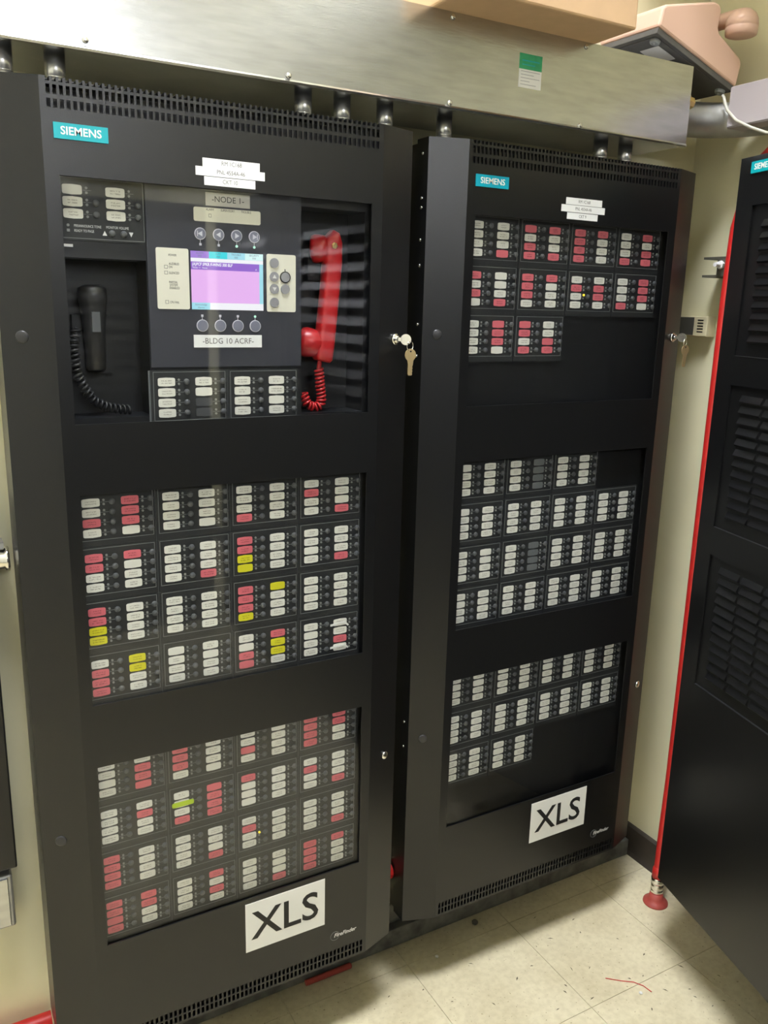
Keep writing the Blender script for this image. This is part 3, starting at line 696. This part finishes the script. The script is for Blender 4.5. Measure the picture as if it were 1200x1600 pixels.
cl = ['leftmost galvanised conduit stub above the left cabinet, at the photo edge', 'galvanised conduit stub above the left end of the left cabinet vent',
      'left stub of the conduit pair above the right end of the left cabinet vent', 'right stub of the conduit pair above the right end of the left cabinet vent',
      'conduit stub over the right top corner of the left cabinet', 'conduit stub rising behind the left slanted edge of the right cabinet',
      'left conduit stub of the pair near the right end of the right cabinet', 'rightmost conduit stub above the right cabinet']
zb_ = TOP-.006+ZO
for i, xx in enumerate((.231, .3025, .697, .770, .904, .978, 1.367, 1.437)):
    yy = .083 if xx < .95 else .098
    if i == 4: xx = .8545
    if i >= 5: xx += .012
    t = thing('conduit_stub', cl[i], 'conduit', (xx, yy, zb_), group='conduit stubs between trough and cabinets')
    h = GZ0-zb_
    MB().lathe([(0, .0148), (h*.40, .0148), (h*.42, .0140), (h*.44, .0148), (h, .0148)], (0, 0, 0), (0, 0, 1), 'conduit', 24).build('tube', t)
    MB().lathe([(0, .0205), (.0045, .0205), (.0055, .0185)], (0, 0, 0), (0, 0, 1), 'conduit', 8, smooth=False).build('locknut', t)

# cardboard box
t = thing('cardboard_box', 'tan cardboard box sitting on the wiring trough at the top of the photo', 'box', (1.09, .05, GZ1))
bx0, bx1, by0, by1, bh = -.180, .192, -.128, .155, .26
MB().box(bx0, bx1, by0, by1, 0, bh, 'card').build('carton', t, bevel=.004)
MB().box(bx0, bx1, by0-.003, by0-.0002, bh-.075, bh, 'card').build('flap', t)
MB().box(bx0+.005, bx1-.005, -.022, .022, bh, bh+.0006, 'beige').build('packing_tape', t)

# telephone lying on the end of the trough
P1 = Vector((1.448, .033, 2.091)); P2 = Vector((1.700, .040, 2.0145))
u = (P2-P1); U = u.length; u.normalize(); v = Vector((0, 1, 0)); ww = u.cross(v); ww = ww if ww.z > 0 else -ww
v = ww.cross(u)
t = thing('desk_telephone', 'salmon pink desk telephone with black metal base perched on the right end of the trough', 'telephone')
t.matrix_world = Matrix(((u.x, v.x, ww.x, P1.x), (u.y, v.y, ww.y, P1.y), (u.z, v.z, ww.z, P1.z), (0, 0, 0, 1)))
DV = .165; ks = U/.248
MB().box(.003, U-.003, .003, DV-.003, -.012, 0, 'pan').box(.012, U-.012, .012, DV-.012, -.0135, -.012, 'pan').build('base_pan', t, bevel=.002)
MB().box(.040, .095, .028, .078, -.0142, -.0135, 'greytape').build('rating_label', t)
for fx, fy in ((.022, .022), (U-.020, .022), (.022, DV-.022), (U-.020, DV-.022)): MB().lathe([(-.0135, .011), (-.018, .0105), (-.020, .009), (-.020, .005), (-.017, .004)], (fx, fy, 0), (0, 0, 1), 'led', 16).build('rubber_foot', t)
MB().prism([(a*ks, c*ks) for a, c in [(0, 0), (-.002, .036), (.006, .044), (.122, .108), (.136, .110), (.146, .104), (.152, .071), (.160, .064), (.236, .052), (.244, .044), (.248, .004), (.246, 0)]], 0, DV, 'phone').build('shell', t, bevel=.006)
b = MB(); hx_, hz_ = .212, .112
b.tube([(hx_, -.012, hz_+.004), (hx_, .010, hz_+.012), (hx_, .045, hz_+.014), (hx_, .100, hz_+.014), (hx_, .135, hz_+.012), (hx_, .152, hz_+.004)], [.016, .0175, .016, .016, .0175, .016], 'phone', 14)
for yy in (-.010, .150):
    b.lathe([(-.024, .006), (-.022, .016), (-.014, .0265), (-.002, .0325), (.010, .0335), (.0115, .0320), (.013, .0335), (.026, .0320), (.028, .0285), (.028, .006)], (hx_, yy, hz_), Vector((.29, 0, -.957)), 'phone', 24)
b.build('handset', t)
MB().lathe([(0, .036), (.004, .036), (.006, .030)], (.068, DV/2, .0805), Vector((-.485, 0, .875)), 'beige', 24).build('dial', t)

# conduit elbow, junction box and cable at the right
t = thing('conduit_elbow', 'thick galvanised conduit elbow leaving the right end of the wiring trough', 'conduit', (1.60, .10, 1.955))
o = Vector(t.location)
ep = [(1.550, .100, 1.950)]+[(1.600+.140*math.sin(a), -.040+.140*math.cos(a), 1.950) for a in [PI/2*k/8 for k in range(9)]]+[(1.740, -.080, 1.950), (1.740, -.300, 1.950)]
rel(MB().tube(ep, .036, 'galvdull', 20)).build('bend', t)
rel(MB().lathe([(0, .042), (.012, .044), (.016, .040)], (1.5492, .100, 1.950), (1, 0, 0), 'cable', 22)).build('bushing', t)['label'] = 'pale ring bushing'
t = thing('junction_box', 'lavender grey metal box on the right wall beside the telephone', 'box', (1.675, -.135, 1.920))
MB().box(-.025, .0255, -.170, .147, 0, .083, 'lav').build('housing', t, bevel=.004)
MB().box(-.0275, -.0252, -.166, .143, .003, .080, 'lav').build('lid', t)
for yy in (-.15, .0): MB().lathe([(0, .005), (.002, .004), (.003, .001)], (-.0275, yy, .06), (-1, 0, 0), 'screw', 10).build('screw', t)
cp = [(1.655, .034, 1.990), (1.650, .026, 1.984), (1.6425, .0188, 1.9785), (1.642, .0072, 1.955), (1.642, -.0188, 1.931), (1.642, -.0585, 1.911), (1.642, -.098, 1.895), (1.642, -.16, 1.885), (1.66, -.24, 1.88), (1.72, -.33, 1.885)]
tag(MB().tube(cp, .0032, 'cable', 8).build('cable'), 'off white cable drooping from the telephone across the grey box', 'cable')

# ---------------------------------------------------------------- red conduit on the right, floor flange, strap, thermostat
t = thing('red_conduit', 'red painted vertical conduit rising from the floor beside the right wall cabinet', 'conduit', (1.690, -.006, 0))
pp = [(0, 0, .055), (-.001, 0, .12), (-.001, 0, .18), (.002, .001, .26), (.0085, .004, .36), (.0085, .004, .62), (.0065, .004, 1.0), (.0045, .003, 1.30), (.0045, .003, 1.58), (.012, .004, 1.72), (.018, -.010, 1.80), (.020, -.035, 1.855), (.018, -.075, 1.885), (.014, -.15, 1.895), (.010, -.40, 1.895)]
MB().tube(pp, .0125, 'redpaint', 14).build('tube', t)
MB().lathe([(.030, .0165), (.042, .0165), (.044, .0150), (.046, .0165), (.058, .0165), (.060, .0150), (.062, .0175), (.078, .0175), (.080, .0135), (.110, .0130)], (0, 0, 0), (0, 0, 1), 'chrome', 16).build('coupling', t)['label'] = 'bright metal coupling'
MB().lathe([(.076, .0168), (.100, .0166), (.112, .0125)], (0, 0, 0), (0, 0, 1), 'redpaint', 16).build('red_sleeve', t)
MB().lathe([(0, .0325), (.004, .0320), (.008, .0250), (.016, .0185), (.032, .0165)], (0, 0, 0), (0, 0, 1), 'redflange', 28).build('floor_flange', t)['label'] = 'dull red round floor flange'
t = thing('strut_clamp', 'short grey strut channel with clamp holding the red conduit to the cream wall', 'bracket', (WX, .036, 1.640))
MB().box(-.072, 0, -.030, .055, .0175, .0225, 'strut').box(-.072, 0, -.030, .055, -.0225, -.0175, 'strut').box(-.004, 0, -.030, .055, -.0175, .0175, 'strut').build('channel', t)
MB().box(-.076, -.072, -.040, .012, -.020, .020, 'strut').build('plate', t)
MB().tube([(-.076, .000, .004), (-.098, .000, .004)], .0050, 'whiteink', 8).lathe([(0, .0095), (.006, .0095), (.007, .007)], (-.0765, .000, .004), (-1, 0, 0), 'whiteink', 6, smooth=False).build('bolt', t)  # bolt in flat white: the shine of bright metal put into its colour
MB().tube([(-.0765, -.04, .012), (-.0915, -.055, .012), (-.1000, -.062, .012), (-.1085, -.055, .012)], .003, 'chrome', 6).build('strap', t)

t = thing('wall_sounder', 'small beige slotted wall device half hidden behind the right cabinet', 'wall device', (WX, .140, 1.505))
MB().box(-.030, 0, -.044, .060, -.024, .024, 'beige').build('housing', t, bevel=.002)
MB().box(-.0312, -.0300, -.004, .056, -.021, .021, 'greyglass').build('window', t)
for k in range(5): MB().box(-.0306, -.0300, -.032, -.015, .0130-k*.0068, .0160-k*.0068, 'dark').build('slot', t)

# ---------------------------------------------------------------- left wall pieces beside the left cabinet
t = thing('wall_conduit', 'galvanised conduit entering the left side of the left cabinet', 'conduit', (.19, .165, 1.105))
MB().tube([(-.45, 0, 0), (-.012, 0, 0)], .0145, 'conduit', 18).build('tube', t)
MB().lathe([(0, .021), (.006, .021), (.008, .0175), (.022, .0175), (.024, .0155)], (.003, 0, 0), (-1, 0, 0), 'chrome', 18, smooth=True).build('connector', t)
MB().box(-.030, -.002, .017, .049, -.02, .024, 'galvdull').build('clip', t)
t = thing('dark_enclosure', 'black wall enclosure at the left edge of the photo', 'enclosure', (-.08, WY, .70))
MB().box(-.24, .2440, -.050, 0, -.185, .50, 'black').build('housing', t, bevel=.003)
MB().box(-.225, .229, -.053, -.0502, -.17, .485, 'black').build('cover', t)
t = thing('conduit_box', 'small galvanised outlet box on the wall at the lower left edge of the photo', 'box', (.098, WY, .446))
MB().box(-.055, .0560, -.045, 0, -.055, .055, 'galvdull').build('body', t, bevel=.004)
MB().box(-.050, .048, -.048, -.0452, -.050, .050, 'galv').build('cover', t, bevel=.003)
for s in (-1, 1): MB().lathe([(0, .004), (.002, .003), (.003, .001)], (.025*s, -.048, .035*s), (0, -1, 0), 'screw', 10).build('screw', t)
t = thing('red_wall_conduit', 'red painted pipe along the wall at the lower left corner of the photo', 'conduit', (-.2, .19, .139))
MB().tube([(-.9, 0, 0), (.402, 0, 0)], .0165, 'redpaint', 14).build('tube', t)
MB().lathe([(0, .0195), (.03, .0195)], (.10, 0, 0), (1, 0, 0), 'redpaint', 14).build('coupling', t)
t = thing('red_pipe', 'short red pipe on the floor under the front of the left cabinet', 'pipe', (.80, .168, .0072))
MB().tube([(-.055, 0, 0), (.055, 0, 0)], .0068, 'redflange', 12).build('tube', t)
MB().lathe([(0, .0068), (.006, .0068), (.008, .005)], (.055, 0, 0), (1, 0, 0), 'redflange', 12).build('end_cap', t)
t = thing('red_nipple', 'short red pipe joining the two cabinets low in the gap between them', 'pipe', (.9005, .105, .290))
MB().tube([(-.023, 0, 0), (.023, 0, 0)], .020, 'redpaint', 14).build('tube', t)
MB().lathe([(0, .024), (.006, .024)], (-.021, 0, 0), (1, 0, 0), 'redpaint', 8, smooth=False).build('locknut', t)

# ---------------------------------------------------------------- opposite side of the room: the dark cabinets mirrored in the doors
opp = ['nearer black louvred equipment cabinet along the right wall, beside the photographer', 'farther black louvred equipment cabinet along the right wall, behind the photographer', 'black louvred equipment cabinet opposite, left of three behind the photographer', 'black louvred equipment cabinet opposite, middle of three behind the photographer', 'black louvred equipment cabinet opposite, right of three behind the photographer']
lv = MB().prism([(0, -.02), (.012, -.018), (.016, -.008), (0, .02)], -.24, .24, 'black', axis='x').mesh('louvre')
for i in range(5):
    t = thing('equipment_cabinet', opp[i], 'cabinet', (-.70+(i-2)*.803, -2.72, 0) if i > 1 else (1.56, -1.24-i*.815, 0), 0 if i > 1 else PI/2, 'equipment cabinets opposite')
    MB().box(-.40, .40, -.22, .22, .05, 1.95, 'black').box(-.38, .38, -.20, .20, 0, .05, 'base').build('cabinet_body', t, bevel=.006)
    MB().box(-.37, .37, .2205, .235, .12, 1.90, 'black').build('door', t, bevel=.004)
    for j in range(12): inst('louvre', lv, t, (0, .2355, .30+j*.055)); inst('louvre', lv, t, (0, .2355, 1.15+j*.055))
    MB().box(.30, .32, .235, .26, .98, 1.10, 'chrome').build('handle', t)

# ---------------------------------------------------------------- small things on the floor
tag(MB().tube([(1.38, -.143, .0015), (1.407, -.166, .0012), (1.431, -.183, .0012), (1.443, -.202, .0012), (1.446, -.225, .0018)], .0010, 'redpaint', 6).build('wire_scrap'), 'thin red wire scrap lying on the floor tile', 'wire')
b = MB().lathe([(0, .0035), (.004, .0075), (.009, .0080), (.012, .0050), (.013, .0015)], (1.210, .150, 0), (0, 0, 1), 'strut', 8, smooth=False)
tag(b.build('rubber_stop'), 'small dark grey knob on the floor under the right cabinet', 'debris')
for (xx, yy), l in (((1.42, -.216), 'white crumb of debris beside the red wire scrap'), ((1.062, .100), 'white crumb of debris on the floor under the gap between cabinets')):
    tag(MB().lathe([(0, .0030), (.003, .0048), (.005, .0030)], (xx, yy, 0), (.2, .1, 1), 'paper', 7, smooth=False).build('crumb'), l, 'debris')
sp = MB()
for xx, yy in ((1.432, .001), (1.448, .045), (1.363, .097), (1.301, .015), (1.329, -.082), (1.194, -.045), (1.282, -.115), (1.311, -.173), (1.466, -.179), (1.533, -.26), (1.526, -.282), (1.541, -.319), (1.576, -.321), (1.628, -.264), (1.124, .044), (1.268, -.129), (1.431, -.170), (1.52, -.13), (1.37, -.10), (1.48, -.235), (1.25, -.03), (1.10, -.08), (1.35, .02), (1.50, -.06), (1.57, -.20), (1.41, -.26), (1.22, -.16), (.98, .03), (.90, .05), (1.02, -.03)):
    a = random.random()*PI; L_ = random.uniform(.006, .017); wd = random.uniform(.0018, .0042)
    cx_, sx_ = math.cos(a)*L_/2, math.sin(a)*L_/2; nx_, ny_ = -math.sin(a)*wd/2, math.cos(a)*wd/2
    sp.add([(xx-cx_, yy-sx_, .0002), (xx+nx_, yy+ny_, .0011), (xx+cx_, yy+sx_, .0002), (xx-nx_, yy-ny_, .0009)], [(0, 1, 2, 3)], 'speck')
o_ = stuff(sp.build('floor_grit')); tag(o_, 'scattered dark grit and shavings on the cream floor tiles', 'debris')
